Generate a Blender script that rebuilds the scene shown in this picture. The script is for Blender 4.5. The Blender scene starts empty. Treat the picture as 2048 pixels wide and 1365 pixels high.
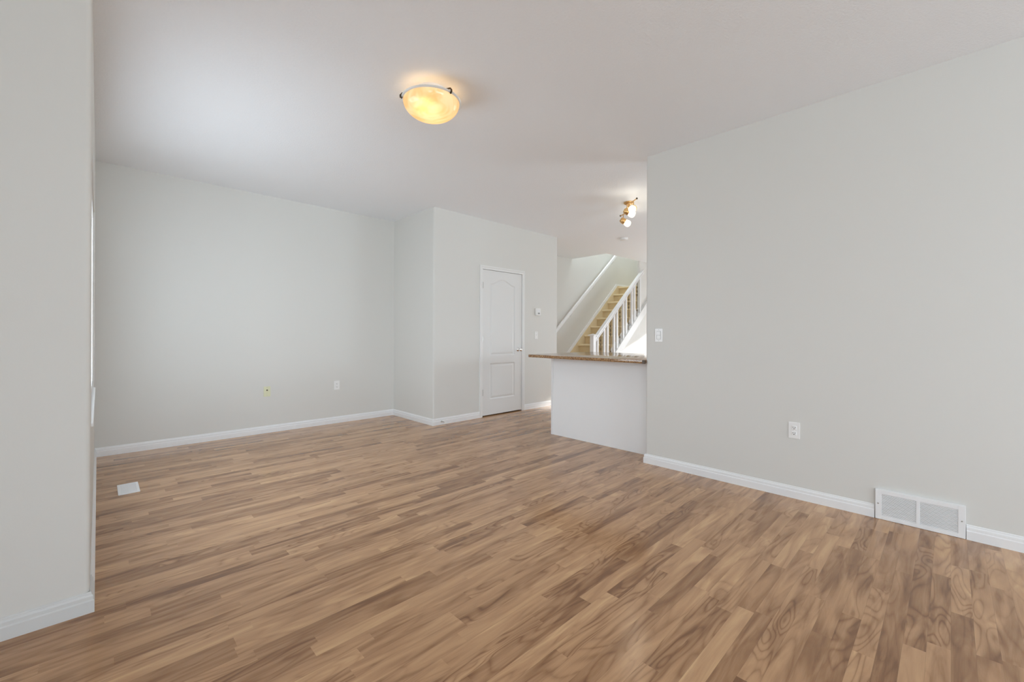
import bpy, bmesh, math, random
from mathutils import Vector, Matrix
import numpy as np
random.seed(7)
sc = bpy.context.scene
C = sc.collection
H = 2.743            # ceiling height
XL = -0.022          # left wall face
YF = 2.47            # face of the short wall at the left
YB = 5.505           # back wall face
XJ = 3.01            # side of the closet bump
YD = 4.507           # closet / door wall face
XR = 3.527           # right wall face
YR = 1.905           # end of the right wall
XC = 5.415           # hall corner of the closet
YS = 5.56            # stair wall face
YN = 4.68            # hall wall / near side of the stairs

# ------------------------------------------------------------------ camera
F_PX, YAW, HY, CH, ROLL = 851.8, 0.7711, 668.84, 1.1503, 0.0032
cam_data = bpy.data.cameras.new('camera')
cam_data.sensor_fit = 'HORIZONTAL'
cam_data.sensor_width = 36.0
cam_data.lens = F_PX / 2048 * 36.0
cam_data.shift_y = -(682.5 - HY) / 2048
cam_data.clip_start = 0.02
cam = bpy.data.objects.new('camera', cam_data)
C.objects.link(cam)
fw = Vector((math.sin(YAW), math.cos(YAW), 0))
rt = Vector((math.cos(YAW), -math.sin(YAW), 0))
up = Vector((0, 0, 1))
cr = rt * math.cos(ROLL) + up * math.sin(ROLL)
cu = up * math.cos(ROLL) - rt * math.sin(ROLL)
m = Matrix((cr, cu, -fw)).transposed().to_4x4()
m.translation = Vector((0, 0, CH))
cam.matrix_world = m
sc.camera = cam

# ------------------------------------------------------------------ view, world, sun, window light, added stairwell light
sc.view_settings.view_transform = 'Standard'
sc.view_settings.look = 'None'
sc.view_settings.gamma = 1.0
sc.view_settings.use_curve_mapping = False
sc.view_settings.exposure = 0.0
sc.cycles.max_bounces = 14
sc.cycles.diffuse_bounces = 10
sc.cycles.glossy_bounces = 5
sc.cycles.transmission_bounces = 8
sc.cycles.sample_clamp_indirect = 8.0
sc.cycles.use_denoising = True

world = bpy.data.worlds.new('World')
sc.world = world
world.use_nodes = True
wn = world.node_tree
bg = wn.nodes['Background']
wtc = wn.nodes.new('ShaderNodeTexCoord')
wsep = wn.nodes.new('ShaderNodeSeparateXYZ')
wramp = wn.nodes.new('ShaderNodeValToRGB')
wmap = wn.nodes.new('ShaderNodeMapRange')
wmap.inputs['From Min'].default_value = -1
wn.links.new(wtc.outputs['Generated'], wsep.inputs[0])
wn.links.new(wsep.outputs['Z'], wmap.inputs['Value'])
wn.links.new(wmap.outputs[0], wramp.inputs[0])
wramp.color_ramp.elements[0].position = 0.46
wramp.color_ramp.elements[0].color = (0.34, 0.34, 0.31, 1)
wramp.color_ramp.elements[1].position = 0.52
wramp.color_ramp.elements[1].color = (0.86, 0.93, 1.0, 1)
wn.links.new(wramp.outputs[0], bg.inputs['Color'])
bg.inputs['Strength'].default_value = 2.2

def light(name, kind, energy, color=(1, 1, 1)):
    d = bpy.data.lights.new(name, kind)
    d.energy = energy
    d.color = color
    o = bpy.data.objects.new(name, d)
    C.objects.link(o)
    return o

def window_light(name, loc, direction, w, h, energy, color=(0.90, 0.95, 1.0)):
    o = light(name, 'AREA', energy, color)
    o.data.shape = 'RECTANGLE'
    o.data.size = w
    o.data.size_y = h
    o.location = loc
    o.rotation_euler = Vector(direction).to_track_quat('-Z', 'Y').to_euler()
    return o

sun = light('sun', 'SUN', 4.2, (1.0, 0.965, 0.90))
sun.data.angle = math.radians(1.6)
sun.rotation_euler = Vector((-1.0, 0.60, -0.31)).to_track_quat('-Z', 'Y').to_euler()
SKY = (0.75, 0.885, 1.0)
window_light('daylight_window_1', (-0.110, 3.68, 1.40), (1, 0, 0), 1.74, 1.22, 35, SKY)
window_light('ground_light_window_1', (-0.26, 3.80, -0.05), (1, 0, 5.0), 1.5, 0.4, 24, SKY)
window_light('daylight_window_2', (1.3, -4.85, 1.20), (0, 1, 0.55), 4.2, 2.3, 200, SKY)
window_light('daylight_window_3', (-2.15, -2.2, 1.20), (1, 0, 0.55), 3.0, 2.1, 112, SKY)
window_light('daylight_window_4', (10.06, 2.7, 0.87), (-1, 0, 0), 2.8, 1.5, 78, (0.86, 0.94, 1.0))
window_light('daylight_window_5', (6.0, -0.80, 1.10), (0, 1, 0.75), 2.6, 1.4, 180, (0.74, 0.89, 1.0))
window_light('added_stairwell_light_1', (8.3, 5.1, 5.0), (0, 0, -1), 1.2, 0.6, 34, (0.86, 0.94, 1.0))  # added area light under the closed stairwell ceiling, no skylight opening there

# ------------------------------------------------------------------ materials
def mat(name, col, rough=0.5, metal=0.0, **kw):
    m = bpy.data.materials.new(name)
    m.use_nodes = True
    b = m.node_tree.nodes['Principled BSDF']
    b.inputs['Base Color'].default_value = (*col, 1)
    b.inputs['Roughness'].default_value = rough
    b.inputs['Metallic'].default_value = metal
    for k, v in kw.items():
        b.inputs[k.replace('_', ' ')].default_value = v
    return m

def node(nt, t, **props):
    n = nt.nodes.new(t)
    for k, v in props.items():
        setattr(n, k, v)
    return n

def add_noise_bump(m, scale, strength, dist=0.002, detail=3, tone=0.0):
    nt = m.node_tree
    b = nt.nodes['Principled BSDF']
    tc = node(nt, 'ShaderNodeTexCoord')
    nz = node(nt, 'ShaderNodeTexNoise')
    nz.inputs['Scale'].default_value = scale
    nz.inputs['Detail'].default_value = detail
    bp = node(nt, 'ShaderNodeBump')
    bp.inputs['Strength'].default_value = strength
    bp.inputs['Distance'].default_value = dist
    nt.links.new(tc.outputs['Object'], nz.inputs['Vector'])
    nt.links.new(nz.outputs['Fac'], bp.inputs['Height'])
    nt.links.new(bp.outputs['Normal'], b.inputs['Normal'])
    if tone:
        base = list(b.inputs['Base Color'].default_value)
        mx = node(nt, 'ShaderNodeMix', data_type='RGBA')
        mx.inputs['A'].default_value = [c * (1 - tone) for c in base[:3]] + [1]
        mx.inputs['B'].default_value = [min(1, c * (1 + tone)) for c in base[:3]] + [1]
        nt.links.new(nz.outputs['Fac'], mx.inputs['Factor'])
        nt.links.new(mx.outputs['Result'], b.inputs['Base Color'])
    return m

M = {}
M['wall'] = add_noise_bump(mat('painted_wall', (0.700, 0.695, 0.665), 0.62), 190, 0.12, 0.001)
M['ceiling'] = add_noise_bump(mat('stippled_ceiling', (0.875, 0.902, 0.935), 0.85), 85, 0.55, 0.004, 5)
M['trim'] = mat('white_trim_paint', (0.83, 0.835, 0.84), 0.32)
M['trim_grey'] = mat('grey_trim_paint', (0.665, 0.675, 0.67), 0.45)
M['door'] = mat('white_door_paint', (0.76, 0.76, 0.75), 0.38)
M['plastic'] = mat('white_plastic', (0.86, 0.86, 0.85), 0.3)
M['ivory'] = mat('ivory_plastic', (0.74, 0.74, 0.52), 0.35)
M['dark'] = mat('dark_slot', (0.02, 0.02, 0.02), 0.6)
M['grey'] = mat('grey_plastic', (0.30, 0.31, 0.30), 0.5)
M['metal_white'] = mat('white_enamel', (0.84, 0.85, 0.86), 0.28)
M['chrome'] = mat('chrome', (0.86, 0.86, 0.86), 0.12, 1.0)
M['nickel'] = mat('brushed_nickel', (0.55, 0.54, 0.52), 0.35, 1.0)
M['brass'] = mat('brushed_gold', (0.78, 0.50, 0.22), 0.32, 1.0)
M['bronze'] = mat('dark_bronze', (0.10, 0.075, 0.05), 0.4, 0.8)
M['iron'] = add_noise_bump(mat('wrought_iron', (0.16, 0.115, 0.065), 0.40, 0.75), 60, 0.4, 0.002)
M['door_trim'] = mat('off_white_casing_paint', (0.79, 0.79, 0.78), 0.38)
M['panel'] = mat('white_cabinet_panel', (0.88, 0.885, 0.89), 0.42)
M['outside_grass'] = add_noise_bump(mat('outside_lawn', (0.16, 0.22, 0.08), 0.9), 20, 0.5, 0.02)

def carpet_material():
    m = mat('beige_carpet', (0.74, 0.60, 0.37), 0.95)
    add_noise_bump(m, 260, 0.9, 0.006, 4, 0.10)
    m.node_tree.nodes['Principled BSDF'].inputs['Sheen Weight'].default_value = 0.25
    return m
M['carpet'] = carpet_material()

def floor_material():
    """three-strip laminate, strips along X"""
    m = bpy.data.materials.new('laminate_floor')
    m.use_nodes = True
    nt = m.node_tree
    L = nt.links
    b = nt.nodes['Principled BSDF']
    def math_(op, a, bb=None, cc=None):
        n = node(nt, 'ShaderNodeMath', operation=op)
        for i, v in enumerate((a, bb, cc)):
            if v is None: continue
            if isinstance(v, (int, float)): n.inputs[i].default_value = v
            else: L.new(v, n.inputs[i])
        return n.outputs[0]
    tc = node(nt, 'ShaderNodeTexCoord')
    sp = node(nt, 'ShaderNodeSeparateXYZ')
    L.new(tc.outputs['Object'], sp.inputs[0])
    X, Y = sp.outputs['X'], sp.outputs['Y']
    W, LEN = 0.063, 0.70
    yj = math_('DIVIDE', math_('ADD', Y, 0.0045), W)
    j = math_('FLOOR', yj)
    fy = math_('SUBTRACT', yj, j)
    def wnoise(a, bb, cc=0.0):
        cb = node(nt, 'ShaderNodeCombineXYZ')
        for i, v in enumerate((a, bb, cc)):
            if isinstance(v, (int, float)): cb.inputs[i].default_value = v
            else: L.new(v, cb.inputs[i])
        w = node(nt, 'ShaderNodeTexWhiteNoise', noise_dimensions='3D')
        L.new(cb.outputs[0], w.inputs['Vector'])
        return w
    offs = wnoise(j, 3.3).outputs['Value']
    xs = math_('ADD', math_('DIVIDE', X, LEN), math_('MULTIPLY', offs, 17.0))
    i0 = math_('FLOOR', xs)
    fx = math_('SUBTRACT', xs, i0)
    cut = math_('MULTIPLY', wnoise(j, i0, 5.0).outputs['Value'], 0.62)
    below = math_('LESS_THAN', fx, cut)
    i = math_('SUBTRACT', i0, below)
    cell = wnoise(j, i, 9.0)
    sepc = node(nt, 'ShaderNodeSeparateColor')
    L.new(cell.outputs['Color'], sepc.inputs[0])
    r1, r2, r3 = sepc.outputs[0], sepc.outputs[1], sepc.outputs[2]
    # grain coordinates, shifted per strip
    cb = node(nt, 'ShaderNodeCombineXYZ')
    L.new(math_('ADD', X, math_('MULTIPLY', r1, 40)), cb.inputs[0])
    L.new(math_('ADD', Y, math_('MULTIPLY', r2, 40)), cb.inputs[1])
    L.new(math_('MULTIPLY', r3, 30), cb.inputs[2])
    def mapped(sx, sy):
        mp = node(nt, 'ShaderNodeMapping')
        mp.inputs['Scale'].default_value = (sx, sy, 1)
        L.new(cb.outputs[0], mp.inputs['Vector'])
        return mp.outputs[0]
    # growth-ring figure: contour lines of a stretched smooth noise, wilder in some strips
    wild = math_('POWER', r3, 1.4)
    warp = node(nt, 'ShaderNodeTexNoise')
    warp.inputs['Scale'].default_value = 1.0
    warp.inputs['Detail'].default_value = 1.2
    warp.inputs['Distortion'].default_value = 0.5
    L.new(mapped(2.0, 9.0), warp.inputs['Vector'])
    ring_in = math_('MULTIPLY', warp.outputs['Fac'], math_('ADD', 10.0, math_('MULTIPLY', wild, 34.0)))
    bands = math_('ABSOLUTE', math_('SINE', ring_in))
    veins = math_('POWER', math_('SUBTRACT', 1.0, bands), 1.6)
    # patchy heartwood
    patch = node(nt, 'ShaderNodeTexNoise')
    patch.inputs['Scale'].default_value = 1.0
    patch.inputs['Detail'].default_value = 3.0
    patch.inputs['Distortion'].default_value = 1.2
    L.new(mapped(2.2, 17), patch.inputs['Vector'])
    fine = node(nt, 'ShaderNodeTexNoise')
    fine.inputs['Scale'].default_value = 1.0
    fine.inputs['Detail'].default_value = 4.0
    fine.inputs['Roughness'].default_value = 0.7
    L.new(mapped(14, 300), fine.inputs['Vector'])
    base = node(nt, 'ShaderNodeValToRGB')
    els = base.color_ramp.elements
    els[0].position = 0.0;  els[0].color = (0.215, 0.102, 0.046, 1)
    els[1].position = 1.0;  els[1].color = (0.66, 0.415, 0.222, 1)
    for pos, c in ((0.30, (0.338, 0.180, 0.087, 1)), (0.55, (0.468, 0.266, 0.138, 1)), (0.80, (0.565, 0.338, 0.178, 1))):
        e = els.new(pos); e.color = c
    tone = math_('ADD', math_('MULTIPLY', r1, 0.54), math_('MULTIPLY', math_('SUBTRACT', patch.outputs['Fac'], 0.5), 1.45))
    tone = math_('ADD', tone, 0.26)
    tone = math_('SUBTRACT', tone, math_('MULTIPLY', math_('MULTIPLY', veins, 0.36), math_('ADD', 0.15, wild)))
    tone = math_('ADD', tone, math_('MULTIPLY', math_('SUBTRACT', fine.outputs['Fac'], 0.5), 0.22))
    L.new(tone, base.inputs[0])
    # seams
    d1 = math_('MINIMUM', fy, math_('SUBTRACT', 1.0, fy))
    d1m = math_('MULTIPLY', d1, W)
    seam = math_('LESS_THAN', d1m, 0.0005)
    dark = node(nt, 'ShaderNodeMix', data_type='RGBA')
    dark.inputs['B'].default_value = (0.16, 0.09, 0.05, 1)
    L.new(base.outputs[0], dark.inputs['A'])
    L.new(math_('MULTIPLY', seam, 0.35), dark.inputs['Factor'])
    L.new(dark.outputs['Result'], b.inputs['Base Color'])
    rn = node(nt, 'ShaderNodeTexNoise')
    rn.inputs['Scale'].default_value = 3.0
    rmap = node(nt, 'ShaderNodeMapRange')
    rmap.inputs['To Min'].default_value = 0.13
    rmap.inputs['To Max'].default_value = 0.20
    L.new(tc.outputs['Object'], rn.inputs['Vector'])
    L.new(rn.outputs['Fac'], rmap.inputs['Value'])
    L.new(rmap.outputs[0], b.inputs['Roughness'])
    b.inputs['Specular IOR Level'].default_value = 0.5
    bp = node(nt, 'ShaderNodeBump')
    bp.inputs['Strength'].default_value = 0.08
    bp.inputs['Distance'].default_value = 0.0006
    L.new(fine.outputs['Fac'], bp.inputs['Height'])
    L.new(bp.outputs['Normal'], b.inputs['Normal'])
    return m
M['floor'] = floor_material()

def counter_material():
    m = bpy.data.materials.new('speckled_counter_laminate')
    m.use_nodes = True
    nt = m.node_tree
    b = nt.nodes['Principled BSDF']
    tc = node(nt, 'ShaderNodeTexCoord')
    nz = node(nt, 'ShaderNodeTexNoise')
    nz.inputs['Scale'].default_value = 120
    nz.inputs['Detail'].default_value = 4
    rp = node(nt, 'ShaderNodeValToRGB')
    e = rp.color_ramp.elements
    e[0].position = 0.36; e[0].color = (0.12, 0.055, 0.022, 1)
    e[1].position = 0.66; e[1].color = (0.52, 0.33, 0.16, 1)
    k = e.new(0.5); k.color = (0.31, 0.165, 0.07, 1)
    nt.links.new(tc.outputs['Object'], nz.inputs['Vector'])
    nt.links.new(nz.outputs['Fac'], rp.inputs[0])
    nt.links.new(rp.outputs[0], b.inputs['Base Color'])
    b.inputs['Roughness'].default_value = 0.14
    b.inputs['Coat Weight'].default_value = 0.5
    b.inputs['Coat Roughness'].default_value = 0.08
    return m
M['counter'] = counter_material()
M['counter_cap'] = mat('dark_brown_end_cap', (0.09, 0.06, 0.035), 0.4)

def bowl_material():
    m = bpy.data.materials.new('amber_alabaster_glass')
    m.use_nodes = True
    nt = m.node_tree
    for n in list(nt.nodes): nt.nodes.remove(n)
    out = node(nt, 'ShaderNodeOutputMaterial')
    tc = node(nt, 'ShaderNodeTexCoord')
    wv = node(nt, 'ShaderNodeTexNoise')
    wv.inputs['Scale'].default_value = 5.0
    wv.inputs['Distortion'].default_value = 2.5
    rp = node(nt, 'ShaderNodeValToRGB')
    e = rp.color_ramp.elements
    e[0].position = 0.40; e[0].color = (0.93, 0.71, 0.40, 1)
    e[1].position = 0.62; e[1].color = (0.97, 0.84, 0.60, 1)
    nt.links.new(tc.outputs['Object'], wv.inputs['Vector'])
    nt.links.new(wv.outputs['Fac'], rp.inputs[0])
    tr = node(nt, 'ShaderNodeBsdfTranslucent')
    df = node(nt, 'ShaderNodeBsdfDiffuse')
    gl = node(nt, 'ShaderNodeBsdfGlossy')
    gl.inputs['Roughness'].default_value = 0.12
    for s in (tr, df): nt.links.new(rp.outputs[0], s.inputs['Color'])
    m1 = node(nt, 'ShaderNodeMixShader'); m1.inputs[0].default_value = 0.38
    nt.links.new(tr.outputs[0], m1.inputs[1]); nt.links.new(df.outputs[0], m1.inputs[2])
    m2 = node(nt, 'ShaderNodeMixShader'); m2.inputs[0].default_value = 0.06
    nt.links.new(m1.outputs[0], m2.inputs[1]); nt.links.new(gl.outputs[0], m2.inputs[2])
    em = node(nt, 'ShaderNodeEmission'); em.inputs['Strength'].default_value = 0.22
    nt.links.new(rp.outputs[0], em.inputs['Color'])
    ad = node(nt, 'ShaderNodeAddShader')
    nt.links.new(m2.outputs[0], ad.inputs[0]); nt.links.new(em.outputs[0], ad.inputs[1])
    nt.links.new(ad.outputs[0], out.inputs[0])
    return m
M['bowl'] = bowl_material()

def glow_material(name, col, strength):
    m = mat(name, col, 0.3)
    b = m.node_tree.nodes['Principled BSDF']
    b.inputs['Emission Color'].default_value = (*col, 1)
    b.inputs['Emission Strength'].default_value = strength
    return m
M['lit_glass'] = glow_material('lit_frosted_glass', (1.0, 0.92, 0.70), 1.5)
M['lit_bulb'] = glow_material('lit_bulb_glass', (1.0, 0.90, 0.66), 0.9)
M['rim_glass'] = mat('clear_glass_rim', (0.80, 0.80, 0.77), 0.15)

def pane_material():
    m = bpy.data.materials.new('window_glass')
    m.use_nodes = True
    nt = m.node_tree
    for n in list(nt.nodes): nt.nodes.remove(n)
    out = node(nt, 'ShaderNodeOutputMaterial')
    t = node(nt, 'ShaderNodeBsdfTransparent')
    g = node(nt, 'ShaderNodeBsdfGlossy'); g.inputs['Roughness'].default_value = 0.02
    mx = node(nt, 'ShaderNodeMixShader'); mx.inputs[0].default_value = 0.06
    nt.links.new(t.outputs[0], mx.inputs[1]); nt.links.new(g.outputs[0], mx.inputs[2])
    nt.links.new(mx.outputs[0], out.inputs[0])
    return m
M['pane'] = pane_material()

# ------------------------------------------------------------------ mesh helpers (world coordinates)
def wloc(o):
    v = Vector((0, 0, 0))
    while o is not None:
        v = v + o.location
        o = o.parent
    return v

def obj(name, bm, material, parent=None, origin=None, smooth=None, label=None):
    """links a bmesh built in world coordinates as ONE object"""
    base = wloc(parent) if parent is not None else Vector((0, 0, 0))
    org = Vector(origin) if origin is not None else Vector(base)
    bmesh.ops.recalc_face_normals(bm, faces=bm.faces[:])
    bmesh.ops.translate(bm, vec=-org, verts=bm.verts[:])
    me = bpy.data.meshes.new(name)
    bm.to_mesh(me); bm.free()
    me.materials.append(M[material] if isinstance(material, str) else material)
    o = bpy.data.objects.new(name, me)
    C.objects.link(o)
    o.location = org - base
    if parent is not None: o.parent = parent
    if smooth is not None:
        for p in me.polygons: p.use_smooth = True
        me.set_sharp_from_angle(angle=math.radians(smooth))
    if label: o['label'] = label
    return o

def thing(name, label, cat, loc, group=None):
    o = bpy.data.objects.new(name, None)
    o.empty_display_size = 0.1
    C.objects.link(o)
    o.location = loc
    o['label'] = label; o['category'] = cat
    if group: o['group'] = group
    return o

def tag(o, label, cat, group=None):
    o['label'] = label; o['category'] = cat
    if group: o['group'] = group
    return o

def structure(o):
    o['kind'] = 'structure'
    return o

def add_box(bm, x0, x1, y0, y1, z0, z1, bevel=0.0, seg=2):
    r = bmesh.ops.create_cube(bm, size=1.0)
    vs = r['verts']
    for v in vs:
        v.co = Vector(((x0 + x1) / 2 + v.co.x * (x1 - x0), (y0 + y1) / 2 + v.co.y * (y1 - y0), (z0 + z1) / 2 + v.co.z * (z1 - z0)))
    if bevel:
        es = list({e for v in vs for e in v.link_edges})
        bmesh.ops.bevel(bm, geom=es, offset=bevel, segments=seg, profile=0.5, affect='EDGES')
    return bm

def box(x0, x1, y0, y1, z0, z1, bevel=0.0, seg=2):
    return add_box(bmesh.new(), x0, x1, y0, y1, z0, z1, bevel, seg)

def add_prism(bm, pts, axis, a, b):
    """polygon in the plane across `axis`, extruded from a to b. axis 'z': pts=(x,y); 'y': (x,z); 'x': (y,z)"""
    def P(p, t):
        return {'z': (p[0], p[1], t), 'y': (p[0], t, p[1]), 'x': (t, p[0], p[1])}[axis]
    va = [bm.verts.new(P(p, a)) for p in pts]
    vb = [bm.verts.new(P(p, b)) for p in pts]
    bm.faces.new(va); bm.faces.new(vb[::-1])
    n = len(pts)
    for i in range(n):
        bm.faces.new((va[i], vb[i], vb[(i + 1) % n], va[(i + 1) % n]))
    return bm

def rounded(pts, radii, seg=6):
    """2D polygon with some corners rounded"""
    out = []
    n = len(pts)
    for i, p in enumerate(pts):
        r = radii[i]
        if not r: out.append(p); continue
        p = Vector(p); a = (Vector(pts[i - 1]) - p).normalized(); b = (Vector(pts[(i + 1) % n]) - p).normalized()
        c = p + (a + b) * r
        s = p + a * r - c; e = p + b * r - c
        a0 = math.atan2(s.y, s.x); a1 = math.atan2(e.y, e.x)
        while a1 - a0 > math.pi: a1 -= 2 * math.pi
        while a1 - a0 < -math.pi: a1 += 2 * math.pi
        for k in range(seg + 1):
            t = a0 + (a1 - a0) * k / seg
            out.append((c.x + r * math.cos(t), c.y + r * math.sin(t)))
    return out

def add_lathe(bm, prof, origin, axis=(0, 0, 1), seg=32):
    """profile (radius, height) turned about `axis` through origin"""
    q = Vector((0, 0, 1)).rotation_difference(Vector(axis).normalized())
    origin = Vector(origin)
    rings = []
    for r, h in prof:
        if r < 1e-6:
            rings.append([bm.verts.new(origin + q @ Vector((0, 0, h)))])
        else:
            rings.append([bm.verts.new(origin + q @ Vector((r * math.cos(2 * math.pi * k / seg), r * math.sin(2 * math.pi * k / seg), h))) for k in range(seg)])
    for a, b in zip(rings, rings[1:]):
        for k in range(seg):
            k2 = (k + 1) % seg
            if len(a) == 1 and len(b) == 1: break
            if len(a) == 1: bm.faces.new((a[0], b[k], b[k2]))
            elif len(b) == 1: bm.faces.new((a[k], b[0], a[k2]))
            else: bm.faces.new((a[k], b[k], b[k2], a[k2]))
    return bm

def add_tube(bm, pts, r, seg=10, cap=True):
    pts = [Vector(p) for p in pts]
    rs = r if isinstance(r, (list, tuple)) else [r] * len(pts)
    prev = None; rings = []
    t0 = (pts[1] - pts[0]).normalized()
    nrm = t0.orthogonal().normalized()
    for i, p in enumerate(pts):
        if i == 0: t = pts[1] - pts[0]
        elif i == len(pts) - 1: t = pts[-1] - pts[-2]
        else: t = pts[i + 1] - pts[i - 1]
        t.normalize()
        nrm = (nrm - t * nrm.dot(t)).normalized()
        bi = t.cross(nrm)
        rings.append([bm.verts.new(p + (nrm * math.cos(2 * math.pi * k / seg) + bi * math.sin(2 * math.pi * k / seg)) * rs[i]) for k in range(seg)])
    for a, b in zip(rings, rings[1:]):
        for k in range(seg):
            bm.faces.new((a[k], a[(k + 1) % seg], b[(k + 1) % seg], b[k]))
    if cap:
        bm.faces.new(rings[0]); bm.faces.new(rings[-1][::-1])
    return bm

# ------------------------------------------------------------------ the shell
bm = bmesh.new()
add_box(bm, -1.75, 10.0, -4.42, 5.70, -0.12, 0.0)
structure(obj('floor', bm, 'floor'))

bm = bmesh.new()
add_box(bm, -1.75, 7.17, -4.42, 5.70, H, H + 0.24)
add_box(bm, 7.17, 10.0, -1.75, YN + 0.03, H, H + 0.24)
structure(obj('ceiling', bm, 'ceiling'))
bm = bmesh.new()
add_box(bm, 7.05, 10.0, 4.55, 5.70, 5.15, 5.27)
structure(obj('ceiling_upper', bm, 'ceiling'))

def wall_with_holes(bm, axis, a0, a1, t0, t1, z0, z1, holes):
    """axis 'x': wall runs along x from a0 to a1, thickness t0..t1 in y.  holes (u0,u1,w0,w1)"""
    def B(u0, u1, w0, w1):
        if u1 - u0 < 1e-6 or w1 - w0 < 1e-6: return
        if axis == 'x': add_box(bm, u0, u1, t0, t1, w0, w1)
        else: add_box(bm, t0, t1, u0, u1, w0, w1)
    cur = a0
    for (u0, u1, w0, w1) in sorted(holes):
        B(cur, u0, z0, z1); B(u0, u1, z0, w0); B(u0, u1, w1, z1)
        cur = u1
    B(cur, a1, z0, z1)

def window(name, axis, t, u0, u1, w0, w1, mullions=(), side=1, depth=0.05, sill=None):
    """frame, sash bars and pane set in a wall; t = position across the wall"""
    w = bpy.data.objects.new(name, None); C.objects.link(w)
    w['kind'] = 'structure'
    w.location = (t, (u0 + u1) / 2, w0) if axis == 'y' else ((u0 + u1) / 2, t, w0)
    def B(bm, a0, a1, c0, c1, d0, d1, bev=0.004):
        if axis == 'x': add_box(bm, a0, a1, t + d0, t + d1, c0, c1, bev)
        else: add_box(bm, t + d0, t + d1, a0, a1, c0, c1, bev)
    bm = bmesh.new()
    f = 0.055
    B(bm, u0, u0 + f, w0, w1, -depth / 2, depth / 2); B(bm, u1 - f, u1, w0, w1, -depth / 2, depth / 2)
    B(bm, u0 + f, u1 - f, w0, w0 + f, -depth / 2, depth / 2); B(bm, u0 + f, u1 - f, w1 - f, w1, -depth / 2, depth / 2)
    obj('window_frame', bm, 'trim', w)
    for mu in mullions:
        bm = bmesh.new(); B(bm, mu - 0.025, mu + 0.025, w0 + f, w1 - f, -depth / 2.5, depth / 2.5)
        obj('mullion', bm, 'trim', w)
    edges = [u0 + f] + [q for mu in mullions for q in (mu - 0.025, mu + 0.025)] + [u1 - f]
    for k in range(0, len(edges), 2):
        bm = bmesh.new(); B(bm, edges[k], edges[k + 1], w0 + f, w1 - f, -0.003, 0.003, 0)
        obj('pane', bm, 'pane', w)
    if sill:
        bm = bmesh.new(); add_box(bm, *sill, 0.004)
        obj('window_sill', bm, 'trim', w)
    return w

# left: the short wall facing the camera, with its rounded corner
bm = add_prism(bmesh.new(), rounded([(-1.75, YF), (XL, YF), (XL, 2.62), (-1.75, 2.62)], [0, 0.019, 0, 0], 8), 'z', 0, H)
structure(obj('wall_front_left', bm, 'wall', smooth=30))
# left wall with window 1
bm = bmesh.new()
wall_with_holes(bm, 'y', 2.62, 5.70, -0.17, XL, 0, H, [(2.76, 4.60, 0.73, 2.08)])
structure(obj('wall_left', bm, 'wall'))
window('window_1', 'y', -0.055, 2.76, 4.60, 0.73, 2.08, (3.68,), sill=(-0.08, XL + 0.008, 2.76, 4.60, 0.715, 0.732))
# back wall
structure(obj('wall_back', box(XL, XJ + 0.05, YB, 5.70, 0, H), 'wall'))
# closet bump: side, door wall with opening, hall side
DX0, DX1, DZ = 3.800, 4.597, 2.062
bm = bmesh.new()
add_prism(bm, rounded([(XJ, 5.70), (XJ, YD), (DX0, YD), (DX0, YD + 0.11), (XJ + 0.11, YD + 0.11), (XJ + 0.11, 5.70)], [0, 0.018, 0, 0, 0, 0], 8), 'z', 0, H)
add_box(bm, DX0, DX1, YD, YD + 0.11, DZ, H)
add_prism(bm, rounded([(DX1, YD), (XC, YD), (XC, 5.70), (XC - 0.11, 5.70), (XC - 0.11, YD + 0.11), (DX1, YD + 0.11)], [0, 0.018, 0, 0, 0, 0], 8), 'z', 0, H)
add_box(bm, XJ + 0.11, XC - 0.11, YS, 5.70, 0, H)
structure(obj('wall_closet', bm, 'wall', smooth=30))
# right wall, rounded end
bm = add_prism(bmesh.new(), rounded([(XR, -4.42), (XR, YR), (XR + 0.13, YR), (XR + 0.13, -4.42)], [0, 0.018, 0.018, 0], 8), 'z', 0, H)
structure(obj('wall_right', bm, 'wall', smooth=30))
# behind the camera
bm = bmesh.new()
wall_with_holes(bm, 'x', -1.75, XR, -4.42, -4.30, 0, H, [(-0.50, 3.10, 0.45, 2.35)])
structure(obj('wall_rear', bm, 'wall'))
window('window_2', 'x', -4.36, -0.50, 3.10, 0.45, 2.35, (0.7, 1.9))
bm = bmesh.new()
wall_with_holes(bm, 'y', -4.30, YF, -1.75, -1.63, 0, H, [(-3.5, -0.9, 0.55, 2.25)])
structure(obj('wall_side', bm, 'wall'))
window('window_3', 'y', -1.69, -3.5, -0.9, 0.55, 2.25, (-2.2,))
# kitchen and entry walls (beyond the right wall)
bm = bmesh.new()
wall_with_holes(bm, 'x', XR + 0.13, 9.88, -0.35, -0.23, 0, H, [(5.0, 7.0, 1.05, 2.05)])
structure(obj('wall_kitchen', bm, 'wall'))
window('window_5', 'x', -0.29, 5.0, 7.0, 1.05, 2.05, (6.0,))
bm = bmesh.new()
wall_with_holes(bm, 'y', -0.35, 5.70, 9.88, 10.0, 0, 5.27, [(1.30, 4.10, 0.12, 1.61)])
structure(obj('wall_entry', bm, 'wall'))
window('window_4', 'y', 9.96, 1.30, 4.10, 0.12, 1.61, (2.2, 3.2))
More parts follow.
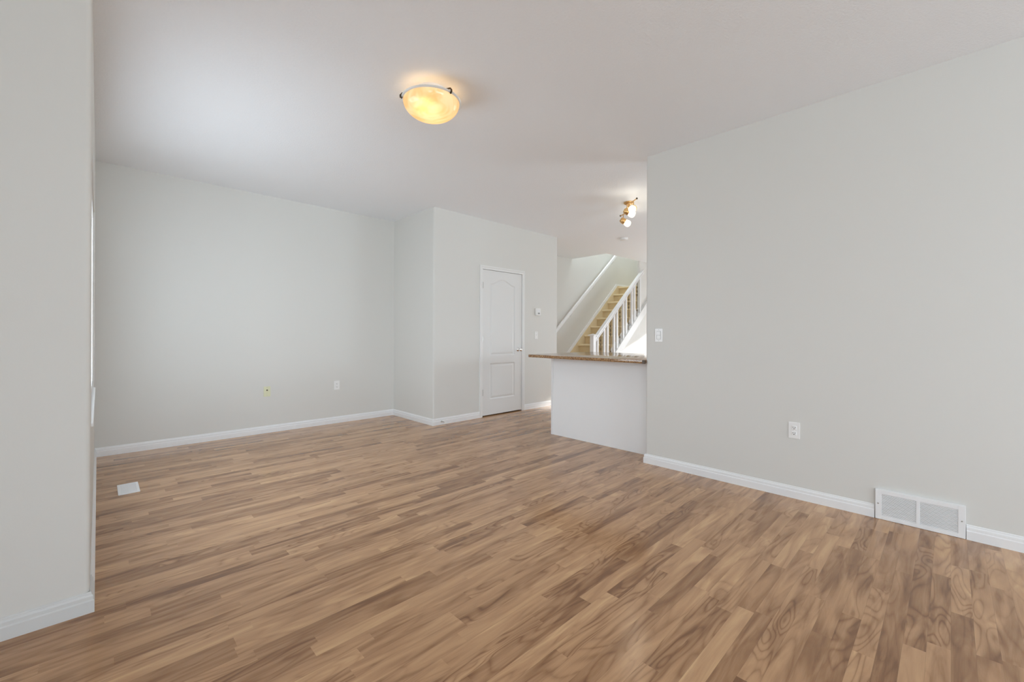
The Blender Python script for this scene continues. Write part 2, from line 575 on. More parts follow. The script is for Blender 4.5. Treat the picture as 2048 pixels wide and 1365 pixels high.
# stair wall, and the hall wall beside the top of the stairs
structure(obj('wall_stair', box(XC - 0.11, 9.88, YS, 5.70, 0, 5.15), 'wall'))
bm = bmesh.new()
add_prism(bm, rounded([(8.37, YN), (9.88, YN), (9.88, YN + 0.05), (8.37, YN + 0.05)], [0.012, 0, 0, 0.012], 5), 'z', 0, H)
structure(obj('wall_hall', bm, 'wall', smooth=30))
bm = bmesh.new()
add_box(bm, 7.17, 9.88, YN - 0.07, YN + 0.03, H + 0.24, 5.15)
add_box(bm, 7.07, 7.17, YN - 0.07, YS, H + 0.24, 5.15)
structure(obj('wall_upper_stairwell', bm, 'wall'))

# ------------------------------------------------------------------ stairs
RISE, RUN, SL = 0.1950, 0.2268, 0.8600
# nosing line
NX0, NZ0 = 7.331, 0.944
def nz(x): return NZ0 + 0.846 * (x - NX0)
steps = []      # (x_nose, z_top)
for k in range(-4, 8):
    steps.append((NX0 + k * 0.2268, NZ0 + k * 0.1919))
SY0, SY1 = YN + 0.05, YS - 0.015
st = thing('staircase', 'staircase with beige carpeted steps and white stringers rising beyond the counter', 'staircase', (7.6, 5.1, 0))
for i, (xn, zt) in enumerate(steps):
    zb = steps[i - 1][1] if i else 0.0
    xe = steps[i + 1][0] + 0.03 if i < len(steps) - 1 else 9.88
    # carpeted step: rounded nosing, riser face set back 25 mm
    prof = [(xn + 0.032, zb), (xn + 0.032, zt - 0.056)]
    for q in range(9):
        a_ = -math.pi / 2 - q / 8 * math.pi
        prof.append((xn + 0.024 + 0.024 * math.cos(a_), zt - 0.026 + 0.026 * math.sin(a_)))
    prof += [(xe, zt), (xe, zb)]
    obj('step', add_prism(bmesh.new(), prof, 'y', SY0, SY1), 'carpet', st, smooth=40)
# wall-side skirt
sk = [(6.2, 0.0), (6.2, 0.10), (6.42, nz(6.42) + 0.115 if nz(6.42) > 0 else 0.12), (8.86, nz(8.86) + 0.115), (9.88, nz(8.86) + 0.115), (9.88, 1.9), (8.8, 1.9), (6.9, 0.0)]
obj('skirt_board', add_prism(bmesh.new(), sk, 'y', SY1, YS), 'trim', st)
ce = [(6.40, nz(6.40) + 0.04), (8.90, nz(8.90) + 0.04), (9.88, nz(8.90) + 0.04), (9.88, nz(8.90) - 0.16), (8.90, nz(8.90) - 0.34), (6.78, 0.14), (6.40, 0.02)]
obj('carpet_edge', add_prism(bmesh.new(), ce, 'y', SY1 - 0.014, SY1 - 0.0005), 'carpet', st)
# open-side stringer: front board with the balusters on it and a board behind
def base_z(x): return 0.958 + 0.846 * (x - 7.553)
x0, x1 = 6.68, 8.372
obj('stringer', add_prism(bmesh.new(), [(x0, base_z(x0)), (x1, base_z(x1)), (x1, base_z(x1) - 0.205), (x0, base_z(x0) - 0.205)], 'y', 4.625, 4.69), 'door', st)
obj('stringer', add_prism(bmesh.new(), [(x0, base_z(x0) + 0.075), (x1, base_z(x1) + 0.075), (x1, base_z(x1) - 0.20), (x0, base_z(x0) - 0.20)], 'y', 4.69, SY0), 'door', st)
# stringer continues on the hall wall face
x2 = 8.80
obj('stringer', add_prism(bmesh.new(), [(x1, base_z(x1)), (x2, base_z(x2)), (x2, base_z(x2) - 0.205), (x1, base_z(x1) - 0.205)], 'y', 4.625, YN), 'door', st)
# drywall under the stairs
bm = add_prism(bmesh.new(), [(6.60, 0), (8.372, 0), (8.372, base_z(8.372) - 0.203), (6.60, base_z(6.60) - 0.203 if base_z(6.60) > 0.203 else 0.02)], 'y', 4.65, 4.69)
structure(obj('wall_under_stair', bm, 'wall'))

# balustrade
bal = thing('balustrade', 'white stair balustrade with newel post, square balusters and dark iron balusters between', 'balustrade', (6.73, 4.66, 0))
bm = bmesh.new()
add_box(bm, 6.597, 6.677, 4.617, 4.697, 0, 1.125, 0.003)
nw = obj('newel_post', bm, 'trim', bal)
bm = bmesh.new()
add_box(bm, 6.567, 6.707, 4.587, 4.727, 1.125, 1.143, 0.004)
v = [bm.verts.new(p) for p in ((6.577, 4.597, 1.143), (6.697, 4.597, 1.143), (6.697, 4.717, 1.143), (6.577, 4.717, 1.143))]
t = bm.verts.new((6.637, 4.657, 1.165))
for a in range(4): bm.faces.new((v[a], v[(a + 1) % 4], t))
obj('newel_cap', bm, 'trim', nw)
def rail_top(x): return 1.160 + 0.826 * (x - 6.77)
RX1 = 8.47
prof = []
bm = bmesh.new()
add_prism(bm, [(6.677, rail_top(6.677) - 0.02), (RX1, rail_top(RX1) - 0.02), (RX1, rail_top(RX1)), (6.677, rail_top(6.677))], 'y', 4.622, 4.688)
add_prism(bm, [(6.677, rail_top(6.677) - 0.062), (RX1, rail_top(RX1) - 0.062), (RX1, rail_top(RX1) - 0.018), (6.677, rail_top(6.677) - 0.018)], 'y', 4.632, 4.678)
add_prism(bm, [(6.677, rail_top(6.677) - 0.078), (RX1, rail_top(RX1) - 0.078), (RX1, rail_top(RX1) - 0.060), (6.677, rail_top(6.677) - 0.060)], 'y', 4.622, 4.688)
obj('handrail', bm, 'trim', bal)
for k in range(15):
    x = 8.35 - 0.1125 * k
    zt = rail_top(x) - 0.075
    z0_ = base_z(x)
    if k % 3 == 1:
        bm = bmesh.new()
        prof = []
        Lz = zt - z0_
        def add(h, r): prof.append((r, h))
        add(0, 0.0); add(0, 0.006)
        for c0 in (0.18, 0.82):
            c = Lz * c0
            for dz, r in ((-0.030, 0.006), (-0.026, 0.010), (-0.016, 0.007), (-0.009, 0.014), (0.0, 0.016), (0.009, 0.014), (0.016, 0.007), (0.026, 0.010), (0.030, 0.006)):
                add(c + dz, r)
        add(Lz + 0.01, 0.006); add(Lz + 0.01, 0.0)
        add_lathe(bm, prof, (x, 4.655, z0_ - 0.004), seg=10)
        # four wires of the basket twist between the knuckles
        for q in range(2):
            pts = []
            for s in range(25):
                u = s / 24
                a = u * 2.5 * math.pi + q * math.pi
                rr = 0.012 * math.sin(math.pi * u)
                pts.append((x + rr * math.cos(a), 4.655 + rr * math.sin(a), z0_ + Lz * (0.52 + 0.28 * u)))
            add_tube(bm, pts, 0.0035, 6)
        obj('iron_baluster', bm, 'iron', bal, smooth=40, label='slim dark wrought iron baluster with knuckles')
    else:
        obj('baluster', box(x - 0.019, x + 0.019, 4.636, 4.674, z0_ - 0.018, zt + 0.03, 0.002, 1), 'trim', bal)

# wall handrail
def wr(x): return 1.250 + 0.822 * (x - 6.581)
hr = thing('wall_handrail', 'white wooden handrail on brackets along the far stair wall', 'handrail', (7.6, YS, 0))
a, b2 = 6.30, 8.80
th = 0.033
bm = bmesh.new()
sect = rounded([(-0.022, -th), (0.022, -th), (0.022, th), (-0.022, th)], [0.012] * 4, 4)
va = [bm.verts.new((a - q[1] * 0.0, YS - 0.085 + q[0], wr(a) + q[1] * 1.25)) for q in sect]
vb = [bm.verts.new((b2, YS - 0.085 + q[0], wr(b2) + q[1] * 1.25)) for q in sect]
bm.faces.new(va); bm.faces.new(vb[::-1])
for i in range(len(sect)): bm.faces.new((va[i], va[(i + 1) % len(sect)], vb[(i + 1) % len(sect)], vb[i]))
obj('rail', bm, 'trim', hr, smooth=40)
for bx in (6.30, 7.05, 7.83, 8.60):
    bm = bmesh.new()
    zc = wr(bx) - 0.03
    pts = []
    for s in range(13):
        t_ = s / 12 * math.pi / 2
        pts.append((bx, YS - 0.085 + 0.075 * (1 - math.cos(t_)), zc - 0.01 - 0.075 * math.sin(t_)))
    add_tube(bm, pts, 0.007, 8)
    add_lathe(bm, [(0, 0), (0.028, 0), (0.028, 0.006), (0.012, 0.012), (0, 0.012)], (bx, YS, zc - 0.085), (0, -1, 0), 20)
    add_box(bm, bx - 0.03, bx + 0.03, YS - 0.098, YS - 0.072, zc - 0.014, zc + 0.002, 0.003)
    obj('bracket', bm, 'trim', hr, smooth=40)

# ------------------------------------------------------------------ baseboards
BH, BT = 0.083, 0.014
def bb_profile(t=BT, h=BH):
    return [(0, 0), (t, 0), (t, h * 0.58), (t * 0.86, h * 0.61), (t * 0.72, h * 0.64), (t * 0.72, h * 0.80), (t * 0.60, h * 0.86),
            (t * 0.38, h * 0.90), (t * 0.36, h * 0.96), (t * 0.2, h), (0, h)]
def baseboard(name, path, out_is_left=True, material='trim'):
    """profile swept along a floor path; the profile grows to the room side (mitred corners)"""
    bm = bmesh.new()
    P = [Vector((p[0], p[1])) for p in path]
    def nrm(a, b):
        d = (b - a).normalized()
        return Vector((-d.y, d.x)) if out_is_left else Vector((d.y, -d.x))
    rings = []
    prof = bb_profile()
    for i, p in enumerate(P):
        if i == 0: n = nrm(P[0], P[1])
        elif i == len(P) - 1: n = nrm(P[-2], P[-1])
        else:
            n1, n2 = nrm(P[i - 1], p), nrm(p, P[i + 1])
            n = (n1 + n2) / (1 + n1.dot(n2))
        rings.append([bm.verts.new((p.x + n.x * u, p.y + n.y * u, w)) for u, w in prof])
    for a_, b_ in zip(rings, rings[1:]):
        for k in range(len(prof)):
            k2 = (k + 1) % len(prof)
            bm.faces.new((a_[k], a_[k2], b_[k2], b_[k]))
    bm.faces.new(rings[0]); bm.faces.new(rings[-1][::-1])
    return structure(obj(name, bm, material))
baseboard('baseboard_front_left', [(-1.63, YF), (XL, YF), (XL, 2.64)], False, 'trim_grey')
baseboard('baseboard_left', [(XL, 2.64), (XL, YB)], False)
baseboard('baseboard_back', [(XL, YB), (XJ, YB)], False)
baseboard('baseboard_closet_side', [(XJ, YB), (XJ, YD), (3.760, YD)], False)
baseboard('baseboard_closet', [(4.630, YD), (XC, YD), (XC, YS)], False)
baseboard('baseboard_right', [(XR + 0.02, YR), (XR, YR), (XR, 0.331)], False)
baseboard('baseboard_right_near', [(XR, -0.066), (XR, -4.30)], False)
baseboard('baseboard_rear', [(XR, -4.30), (-1.63, -4.30)], False)
baseboard('baseboard_side', [(-1.63, -4.30), (-1.63, YF)], False)

# ------------------------------------------------------------------ door
SX0, SX1, SZ0, SZ1 = 3.812, 4.585, 0.016, 2.048
d1 = bpy.data.objects.new('door_1', None); C.objects.link(d1); d1['kind'] = 'structure'
d1.location = (SX0, YD + 0.02, 0)
def door_slab():
    nx, nz_ = 150, 400
    xs = np.linspace(SX0, SX1, nx); zs = np.linspace(SZ0, SZ1, nz_)
    X, Z = np.meshgrid(xs, zs)
    def prof(d):
        dep = np.zeros_like(d)
        a = (d > 0) & (d < 0.008); dep[a] = 0.008 * (d[a] / 0.008)
        a = (d >= 0.008) & (d < 0.018); dep[a] = 0.008
        a = (d >= 0.018) & (d < 0.045); dep[a] = 0.008 - 0.0065 * np.sin((d[a] - 0.018) / 0.027 * np.pi / 2)
        a = d >= 0.045; dep[a] = 0.0015
        return dep
    x0, x1 = 3.955, 4.438
    u = (X - (x0 + x1) / 2) / ((x1 - x0) / 2)
    bump = np.clip(0.5 + 0.5 * np.cos(np.pi * np.clip(u, -1, 1)), 0, 1)
    top = 1.858 + 0.075 * bump
    slope = 0.075 * 0.5 * np.pi / ((x1 - x0) / 2) * np.abs(np.sin(np.pi * np.clip(u, -1, 1)))
    dA = np.minimum.reduce([X - x0, x1 - X, Z - 0.850, (top - Z) / np.sqrt(1 + slope ** 2)])
    dB = np.minimum.reduce([X - x0, x1 - X, Z - 0.235, 0.735 - Z])
    dep = prof(dA) + prof(dB)
    bm = bmesh.new()
    V = [[bm.verts.new((X[j, i], YD + 0.004 + dep[j, i], Z[j, i])) for i in range(nx)] for j in range(nz_)]
    for j in range(nz_ - 1):
        for i in range(nx - 1):
            bm.faces.new((V[j][i], V[j][i + 1], V[j + 1][i + 1], V[j + 1][i]))
    yb = YD + 0.039
    bl, br, tl, tr = [bm.verts.new(p) for p in ((SX0, yb, SZ0), (SX1, yb, SZ0), (SX0, yb, SZ1), (SX1, yb, SZ1))]
    bm.faces.new((bl, tl, tr, br))
    bm.faces.new([V[0][i] for i in range(nx)] + [br, bl])
    bm.faces.new([V[-1][i] for i in range(nx)] + [tr, tl])
    bm.faces.new([V[j][0] for j in range(nz_)] + [tl, bl])
    bm.faces.new([V[j][-1] for j in range(nz_)] + [tr, br])
    return bm
obj('door_panel', door_slab(), 'door', d1, smooth=50)
# casing
def casing_prof(u0, u1, t):   # across the casing: outer edge thicker
    return [(u0, 0), (u0, -t), (u0 + (u1 - u0) * 0.35, -t), (u0 + (u1 - u0) * 0.5, -t * 0.7), (u1, -t * 0.55), (u1, 0)]
cz = 2.052
co, ci = 3.757, 3.808
ro, ri = 4.633, 4.589
def swept_casing():
    bm = bmesh.new()
    T = 0.016
    n = 6
    ring_specs = []
    w = ci - co
    prof = [(0, 0), (0, T), (0.35, T), (0.5, T * 0.7), (1, T * 0.5), (1, 0)]
    def L(u, z): return co + (ci - co) * u
    def ring(corner):
        vs = []
        for u, t in prof:
            if corner == 0: x, z = co + (ci - co) * u, 0.0
            elif corner == 1: x, z = co + (ci - co) * u, (cz + 0.050) - 0.050 * u
            elif corner == 2: x, z = ro - (ro - ri) * u, (cz + 0.050) - 0.050 * u
            else: x, z = ro - (ro - ri) * u, 0.0
            vs.append(bm.verts.new((x, YD - t, z)))
        return vs
    R = [ring(k) for k in range(4)]
    for a_, b_ in zip(R, R[1:]):
        for k in range(n): bm.faces.new((a_[k], a_[(k + 1) % n], b_[(k + 1) % n], b_[k]))
    bm.faces.new(R[0]); bm.faces.new(R[-1][::-1])
    return bm
obj('door_casing', swept_casing(), 'door_trim', d1)
bm = bmesh.new()
add_box(bm, DX0, SX0 - 0.003, YD + 0.001, YD + 0.108, 0, cz)
add_box(bm, SX1 + 0.003, DX1, YD + 0.001, YD + 0.108, 0, cz)
add_box(bm, DX0, DX1, YD + 0.001, YD + 0.108, SZ1 + 0.004, DZ)
obj('door_jamb', bm, 'trim', d1)
for hz in (1.829, 1.086, 0.339):
    bm = bmesh.new()
    add_lathe(bm, [(0, -0.045), (0.0065, -0.045), (0.0065, 0.045), (0, 0.045)], (SX0 - 0.0015, YD - 0.004, hz), seg=12)
    add_box(bm, SX0 - 0.004, SX0 + 0.016, YD + 0.0005, YD + 0.003, hz - 0.042, hz + 0.042)
    obj('hinge', bm, 'nickel', d1, smooth=40)
kx, kz = 4.513, 0.922
bm = bmesh.new()
add_lathe(bm, [(0, 0), (0.031, 0), (0.031, 0.004), (0.022, 0.010), (0.013, 0.014), (0.011, 0.030), (0.018, 0.038), (0.026, 0.048), (0.027, 0.056), (0.022, 0.064), (0.010, 0.068), (0, 0.068)], (kx, YD + 0.004, kz), (0, -1, 0), 28)
obj('door_handle', bm, 'chrome', d1, smooth=60)
obj('latch_plate', box(SX1 + 0.001, SX1 + 0.009, YD - 0.0005, YD + 0.01, kz - 0.030, kz + 0.030), 'nickel', d1)

# ------------------------------------------------------------------ peninsula
pen = thing('peninsula_cabinet', 'white panelled back of the kitchen peninsula under the brown counter', 'cabinet', (4.05, 2.6, 0))
obj('back_panel', box(3.750, 3.762, 1.955, 3.200, 0.0, 0.888, 0.001), 'panel', pen)
obj('end_panel', box(3.7625, 4.36, 3.186, 3.200, 0.0, 0.888, 0.001), 'panel', pen)
obj('carcass', box(3.764, 4.34, 1.92, 3.184, 0.09, 0.886), 'panel', pen)
obj('plinth', box(3.78, 4.28, 1.92, 3.184, 0.0, 0.09), 'panel', pen)
obj('corner_strip', box(3.744, 3.752, 3.176, 3.204, 0.0, 0.888, 0.002), 'trim', pen)
for k, (ya, yb_) in enumerate(((1.93, 2.545), (2.555, 3.18))):
    dr = obj('cabinet_door', box(4.342, 4.360, ya, yb_, 0.10, 0.87, 0.003), 'panel', pen)
    bm = bmesh.new()
    hy = yb_ - 0.05 if k == 0 else ya + 0.05
    add_tube(bm, [(4.36, hy, 0.70), (4.385, hy, 0.71), (4.388, hy, 0.76), (4.385, hy, 0.81), (4.36, hy, 0.82)], 0.004, 8)
    obj('handle', bm, 'nickel', dr, smooth=40)
CT0, CT1 = 0.890, 0.921
ct = thing('countertop', 'brown speckled laminate countertop with overhang on the white peninsula', 'countertop', (4.05, 2.6, CT0))
poly = [(3.497, 1.925), (3.497, 3.337), (4.72, 3.337), (4.72, 2.56), (4.40, 2.40), (4.40, 1.925)]
bm = add_prism(bmesh.new(), rounded(poly, [0, 0.012, 0.03, 0.03, 0.03, 0], 4), 'z', CT0, CT1)
es = [e for e in bm.edges if abs(e.verts[0].co.z - e.verts[1].co.z) < 1e-6]
bmesh.ops.bevel(bm, geom=es, offset=0.003, segments=2, profile=0.5, affect='EDGES')
obj('top', bm, 'counter', ct, smooth=40)
obj('end_cap', box(3.495, 3.519, 1.900, 1.9245, CT0 - 0.001, CT1, 0.001), 'counter_cap', ct, label='dark end cap against the wall')
# support post under the far end of the wide part
obj('support_leg', box(4.60, 4.65, 3.20, 3.25, 0, CT0), 'panel', ct)

# ------------------------------------------------------------------ ceiling light
LC = Vector((1.565, 2.375, H))
RIM = 2.672
cl = thing('ceiling_light', 'flush ceiling light with a glowing amber glass bowl held by dark clips', 'ceiling light', tuple(LC))
bm = bmesh.new()
add_lathe(bm, [(0, 0), (0.100, 0), (0.104, -0.040), (0.095, -0.046), (0, -0.046)], tuple(LC), seg=48)
obj('ceiling_plate', bm, 'metal_white', cl, smooth=40)
R = 0.190
bm = bmesh.new()
pr = []
for k in range(17):
    a_ = k / 16 * math.pi / 2
    pr.append((0.182 * math.sin(a_) ** 0.93, RIM - 0.112 * math.cos(a_)))
pin = [(max(0, r - 0.004), z + 0.004) for r, z in pr][::-1]
pin[-1] = (0, pin[-1][1])
add_lathe(bm, pr + [(0.181, RIM + 0.001)] + pin, (LC.x, LC.y, 0), seg=64)
bowl = obj('glass_bowl', bm, 'bowl', cl, smooth=60)
bm = bmesh.new()
add_lathe(bm, [(0.180, RIM - 0.006), (0.192, RIM - 0.002), (0.194, RIM + 0.003), (0.190, RIM + 0.006), (0.180, RIM + 0.004), (0.180, RIM - 0.006)], (LC.x, LC.y, 0), seg=64)
obj('bowl_rim', bm, 'rim_glass', bowl, smooth=60)
base_dir = math.atan2(LC.y, LC.x)
for k in range(3):
    a_ = base_dir + math.pi + (k - 1) * 2 * math.pi / 3 + math.pi
    if k == 0: a_ = base_dir + math.radians(100)
    if k == 1: a_ = base_dir - math.radians(53)
    if k == 2: a_ = base_dir + math.radians(218)
    dx, dy = math.cos(a_), math.sin(a_)
    bm = bmesh.new()
    pts = [(LC.x + dx * 0.10, LC.y + dy * 0.10, H - 0.030), (LC.x + dx * 0.188, LC.y + dy * 0.188, RIM + 0.020),
           (LC.x + dx * 0.199, LC.y + dy * 0.199, RIM + 0.006), (LC.x + dx * 0.199, LC.y + dy * 0.199, RIM - 0.006), (LC.x + dx * 0.188, LC.y + dy * 0.188, RIM - 0.012)]
    add_tube(bm, pts, 0.0055, 8)
    obj('clip', bm, 'bronze', cl, smooth=40)
# lamp holders and bulbs inside the bowl, each with its light
bm = bmesh.new()
bpos = Vector((LC.x - 0.030, LC.y - 0.035, RIM - 0.012))
add_lathe(bm, [(0, 0.030), (0.010, 0.028), (0.013, 0.012), (0.022, -0.004), (0.026, -0.018), (0.022, -0.034), (0.010, -0.043), (0, -0.044)], tuple(bpos), seg=20)
bulb = obj('bulb', bm, 'lit_bulb', cl, smooth=60)
pl = light('ceiling_lamp_light', 'SPOT', 0.9, (1.0, 0.88, 0.66))
pl.data.spot_size = math.radians(165)
pl.data.spot_blend = 0.4
pl.data.shadow_soft_size = 0.02
pl.location = bpos + Vector((-0.060, -0.030, -0.035))
for p_, e_ in ((Vector((LC.x + 0.07, LC.y + 0.02, RIM - 0.02)), 0.35),):
    q_ = light('ceiling_lamp_light', 'SPOT', e_, (1.0, 0.80, 0.50))
    q_.data.spot_size = math.radians(165)
    q_.data.shadow_soft_size = 0.05
    q_.location = p_

# ------------------------------------------------------------------ track light
TB = H - 0.070
tl = thing('track_light', 'gold wavy track light with three lit glass spots on the kitchen ceiling', 'track light', (4.58, 2.72, H))
bm = bmesh.new()
add_lathe(bm, [(0, 0), (0.060, 0), (0.062, -0.010), (0.050, -0.022), (0.015, -0.028), (0.012, -0.075), (0, -0.075)], (4.58, 2.70, H), seg=32)
obj('canopy', bm, 'brass', tl, smooth=40)
ctrl = [(4.315, 2.445), (4.37, 2.52), (4.43, 2.63), (4.53, 2.69), (4.62, 2.72), (4.69, 2.79), (4.75, 2.86), (4.80, 2.95)]
pts = []
for i in range(len(ctrl) - 1):
    for s in range(4):
        u = s / 4
        p0 = ctrl[max(0, i - 1)]; p1 = ctrl[i]; p2 = ctrl[i + 1]; p3 = ctrl[min(len(ctrl) - 1, i + 2)]
        q = [0.5 * (2 * p1[d] + (p2[d] - p0[d]) * u + (2 * p0[d] - 5 * p1[d] + 4 * p2[d] - p3[d]) * u * u + (-p0[d] + 3 * p1[d] - 3 * p2[d] + p3[d]) * u ** 3) for d in (0, 1)]
        pts.append((q[0], q[1], TB))
pts.append((ctrl[-1][0], ctrl[-1][1], TB))
bm = bmesh.new()
add_tube(bm, pts, 0.0065, 10)
rod = obj('bar', bm, 'brass', tl, smooth=40)
for q in (pts[0], pts[-1]):
    bm = bmesh.new(); bmesh.ops.create_uvsphere(bm, u_segments=12, v_segments=8, radius=0.011, matrix=Matrix.Translation(q))
    obj('end_knob', bm, 'bronze', rod, smooth=60)
heads = [((4.366, 2.516), (-0.85, -0.25, -0.38)), ((4.429, 2.636), (0.62, -0.62, -0.42)), ((4.76, 2.885), (0.60, -0.60, -0.50))]
for (hx, hy_), dr_ in heads:
    d_ = Vector(dr_).normalized()
    hz_ = TB - 0.085
    base_ = Vector((hx, hy_, hz_))
    bm = bmesh.new()
    add_tube(bm, [(hx, hy_, TB), (hx, hy_, hz_)], 0.005, 8)
    add_lathe(bm, [(0, -0.042), (0.022, -0.040), (0.034, -0.026), (0.037, -0.004), (0.037, 0.016), (0.040, 0.018), (0.040, 0.022), (0.034, 0.022), (0.030, 0.0), (0, 0.0)], tuple(base_), tuple(d_), 28)
    sh = obj('spot_head', bm, 'brass', tl, smooth=40)
    bm = bmesh.new()
    add_lathe(bm, [(0, 0.010), (0.030, 0.012), (0.036, 0.030), (0.042, 0.060), (0.041, 0.080), (0.030, 0.094), (0.012, 0.100), (0, 0.101)], tuple(base_), tuple(d_), 28)
    obj('glass_shade', bm, 'lit_glass', sh, smooth=60)
    q_ = light('track_lamp_light', 'POINT', 0.7, (1.0, 0.90, 0.74))
    q_.data.shadow_soft_size = 0.045
    q_.location = base_ + d_ * 0.15

# ------------------------------------------------------------------ smoke detector
bm = bmesh.new()
add_lathe(bm, [(0, 0), (0.066, 0), (0.066, -0.012), (0.060, -0.028), (0.045, -0.036), (0, -0.036)], (6.22, 3.76, H), seg=40)
sd = tag(obj('smoke_detector', bm, 'plastic', origin=(6.22, 3.76, H), smooth=40), 'round white smoke detector on the kitchen ceiling beyond the track light', 'smoke detector')

# ------------------------------------------------------------------ wall plates
def plate_on(axis, face, u, z, sgn):
    """returns box maker in (across, out, up) coordinates on a wall. axis 'x': wall face x=face looking -x; 'y': face y=face looking -y"""
    def B(bm, a0, a1, d0, d1, w0, w1, bev=0.0):
        if axis == 'x': return add_box(bm, face - d1, face - d0, u + a0, u + a1, z + w0, z + w1, bev)
        return add_box(bm, u + a0, u + a1, face - d1, face - d0, z + w0, z + w1, bev)
    def P(a, d, w):
        return (face - d, u + a, z + w) if axis == 'x' else (u + a, face - d, z + w)
    n = (-1, 0, 0) if axis == 'x' else (0, -1, 0)
    return B, P, n

def outlet(axis, face, u, z, label):
    B, P, n = plate_on(axis, face, u, z, 1)
    o = thing('wall_outlet', label, 'outlet', P(0, 0, -0.057))
    obj('cover_plate', B(bmesh.new(), -0.035, 0.035, 0, 0.005, -0.0575, 0.0575, 0.002), 'plastic', o)
    for w in (0.0195, -0.0195):
        bm = bmesh.new()
        B(bm, -0.016, 0.016, 0.004, 0.008, w - 0.0135, w + 0.0135, 0.003)
        s = obj('socket', bm, 'plastic', o)
        bm = bmesh.new()
        B(bm, -0.0075, -0.0050, 0.0078, 0.0084, w - 0.001, w + 0.007)
        B(bm, 0.0050, 0.0075, 0.0078, 0.0084, w - 0.001, w + 0.006)
        add_lathe(bm, [(0, 0), (0.003, 0), (0.003, 0.0006), (0, 0.0006)], P(0, 0.0079, w - 0.0075), n, 12)
        obj('slots', bm, 'dark', s)
    bm = bmesh.new(); add_lathe(bm, [(0, 0), (0.003, 0), (0.002, 0.0012), (0, 0.0014)], P(0, 0.005, 0), n, 12)
    obj('screw', bm, 'metal_white', o)
    return o
outlet('x', XR, 0.766, 0.477, 'white double socket low on the right wall below the rocker switch')
outlet('y', YB, 2.206, 0.486, 'white double socket low on the back wall, nearer the closet corner')

B, P, n = plate_on('y', YB, 1.402, 0.478, 1)
o = thing('phone_jack', 'yellowed ivory phone and cable plate low on the back wall', 'wall plate', P(0, 0, -0.057))
obj('cover_plate', B(bmesh.new(), -0.035, 0.035, 0, 0.005, -0.0575, 0.0575, 0.002), 'ivory', o)
bm = bmesh.new(); add_lathe(bm, [(0, 0), (0.008, 0), (0.008, 0.003), (0.005, 0.010), (0, 0.010)], P(0, 0.005, 0.016), n, 16)
obj('cable_socket', bm, 'bronze', o, smooth=40)
obj('phone_socket', B(bmesh.new(), -0.012, 0.012, 0.0045, 0.008, -0.028, -0.006, 0.001), 'ivory', o)
for w in (0.045, -0.045):
    bm = bmesh.new(); add_lathe(bm, [(0, 0), (0.003, 0), (0.002, 0.0012), (0, 0.0014)], P(0, 0.005, w), n, 12)
    obj('screw', bm, 'nickel', o)

def switch(axis, face, u, z, label, dimmer=False):
    B, P, n = plate_on(axis, face, u, z, 1)
    o = thing('light_switch', label, 'light switch', P(0, 0, -0.057))
    obj('cover_plate', B(bmesh.new(), -0.035, 0.035, 0, 0.006, -0.0575, 0.0575, 0.002), 'plastic', o)
    if dimmer:
        obj('frame', B(bmesh.new(), -0.0185, 0.0185, 0.0055, 0.0068, -0.0355, 0.0355), 'grey', o)
        r = obj('rocker', B(bmesh.new(), -0.0165, 0.0165, 0.006, 0.0105, 0.002, 0.0335, 0.001), 'plastic', o)
        obj('rocker', B(bmesh.new(), -0.0165, 0.0165, 0.006, 0.0080, -0.0335, 0.0005, 0.001), 'plastic', o)
    else:
        obj('toggle', B(bmesh.new(), -0.005, 0.005, 0.005, 0.016, -0.004, 0.012, 0.001), 'plastic', o)
    for w in (0.047, -0.047):
        bm = bmesh.new(); add_lathe(bm, [(0, 0), (0.003, 0), (0.002, 0.0012), (0, 0.0014)], P(0, 0.006, w), n, 12)
        obj('screw', bm, 'nickel', o)
    return o
switch('x', XR, 1.780, 1.145, 'white rocker light switch at the free end of the right wall', True)
switch('y', YD, 4.903, 1.135, 'small white light switch below the thermostat beside the closet door')

B, P, n = plate_on('y', YD, 4.925, 1.499, 1)
o = thing('thermostat', 'white boxy thermostat on the wall right of the closet door', 'thermostat', P(0, 0, -0.055))
obj('body', B(bmesh.new(), -0.052, 0.052, 0, 0.030, -0.055, 0.055, 0.005), 'plastic', o)
obj('dial', B(bmesh.new(), -0.012, 0.030, 0.0295, 0.0325, -0.035, -0.012, 0.001), 'grey', o)
obj('display', B(bmesh.new(), -0.032, 0.032, 0.0295, 0.0310, 0.005, 0.035), M['metal_white'], o)

# ------------------------------------------------------------------ return air grille
gy0, gy1, gz1 = -0.063, 0.327, 0.187
g = thing('return_air_grille', 'white louvred return air grille at the foot of the right wall', 'vent', (XR, 0.132, 0))
bm = bmesh.new()
T = 0.018
ix = [(gy0 + 0.030, 0.124), (0.140, gy1 - 0.030)]
iz0, iz1 = 0.026, 0.158
add_box(bm, XR - T, XR, gy0, gy0 + 0.030, 0.001, gz1, 0.002)
add_box(bm, XR - T, XR, gy1 - 0.030, gy1, 0.001, gz1, 0.002)
add_box(bm, XR - T, XR, gy0 + 0.028, gy1 - 0.028, 0.001, iz0, 0.002)
add_box(bm, XR - T, XR, gy0 + 0.028, gy1 - 0.028, iz1, gz1, 0.002)
add_box(bm, XR - T, XR, 0.124, 0.140, iz0 - 0.002, iz1 + 0.002, 0.001)
obj('frame', bm, 'metal_white', g)
obj('backing', box(XR - 0.004, XR - 0.0005, gy0 + 0.02, gy1 - 0.02, 0.02, gz1 - 0.02), 'grey', g, label='dark duct behind the louvres')
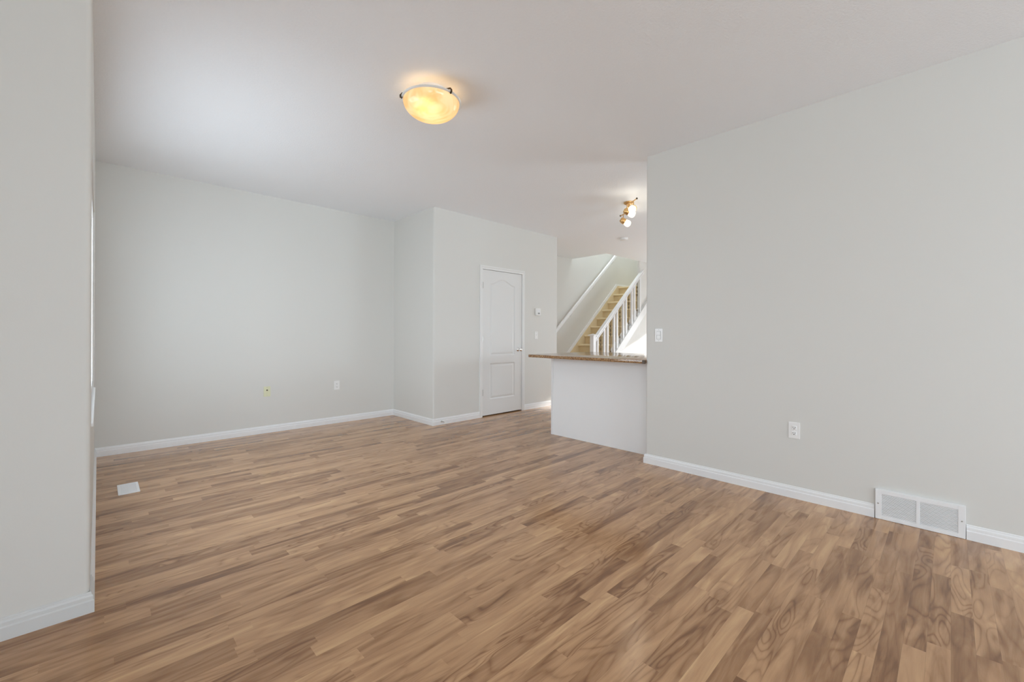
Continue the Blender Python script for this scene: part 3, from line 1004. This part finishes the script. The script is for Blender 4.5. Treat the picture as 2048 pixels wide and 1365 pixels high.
for (ya, yb_) in ix:
    bm = bmesh.new()
    nl = 17
    for k in range(nl):
        z = iz0 + (k + 0.5) * (iz1 - iz0) / nl
        add_prism(bm, [(XR - T + 0.0015, z + 0.0022), (XR - T + 0.0015, z - 0.0030), (XR - 0.009, z - 0.0006), (XR - 0.009, z + 0.0032)], 'y', ya, yb_)
    obj('louvres', bm, 'metal_white', g)
for yy in (gy0 + 0.014, gy1 - 0.014):
    bm = bmesh.new(); add_lathe(bm, [(0, 0), (0.0042, 0), (0.0035, 0.0015), (0, 0.002)], (XR - T, yy, 0.098), (-1, 0, 0), 12)
    obj('screw', bm, 'nickel', g)

# ------------------------------------------------------------------ floor register
r = thing('floor_register', 'small white floor register near the left wall and window', 'vent', (0.163, 4.222, 0))
bm = bmesh.new()
add_box(bm, 0.104, 0.222, 4.086, 4.104, 0, 0.006, 0.002); add_box(bm, 0.104, 0.222, 4.340, 4.358, 0, 0.006, 0.002)
add_box(bm, 0.104, 0.120, 4.100, 4.344, 0, 0.006, 0.002); add_box(bm, 0.206, 0.222, 4.100, 4.344, 0, 0.006, 0.002)
obj('frame', bm, 'metal_white', r)
bm = bmesh.new()
for k in range(26):
    y = 4.106 + k * 0.00925
    add_box(bm, 0.119, 0.207, y, y + 0.0068, 0.001, 0.0045)
add_box(bm, 0.161, 0.165, 4.104, 4.341, 0.002, 0.0052)
obj('louvres', bm, 'metal_white', r)

# ------------------------------------------------------------------ door stop
dso = thing('door_stop', 'small spring door stop on the baseboard at the closet corner', 'door stop', (3.125, YD - BT, 0.042))
bm = bmesh.new()
add_lathe(bm, [(0, 0), (0.012, 0), (0.012, 0.003), (0.006, 0.006), (0, 0.006)], (3.125, YD - BT, 0.042), (0, -1, 0), 16)
pts = [(3.125 + 0.005 * math.cos(k * 0.9), YD - BT - 0.005 - k * 0.0008, 0.042 + 0.005 * math.sin(k * 0.9)) for k in range(70)]
add_tube(bm, pts, 0.0012, 6)
obj('spring', bm, 'nickel', dso, smooth=40)
bm = bmesh.new()
add_lathe(bm, [(0, 0), (0.008, 0), (0.009, 0.006), (0.007, 0.013), (0, 0.014)], (3.125, YD - BT - 0.060, 0.042), (0, -1, 0), 16)
obj('rubber_tip', bm, 'plastic', dso, smooth=40)
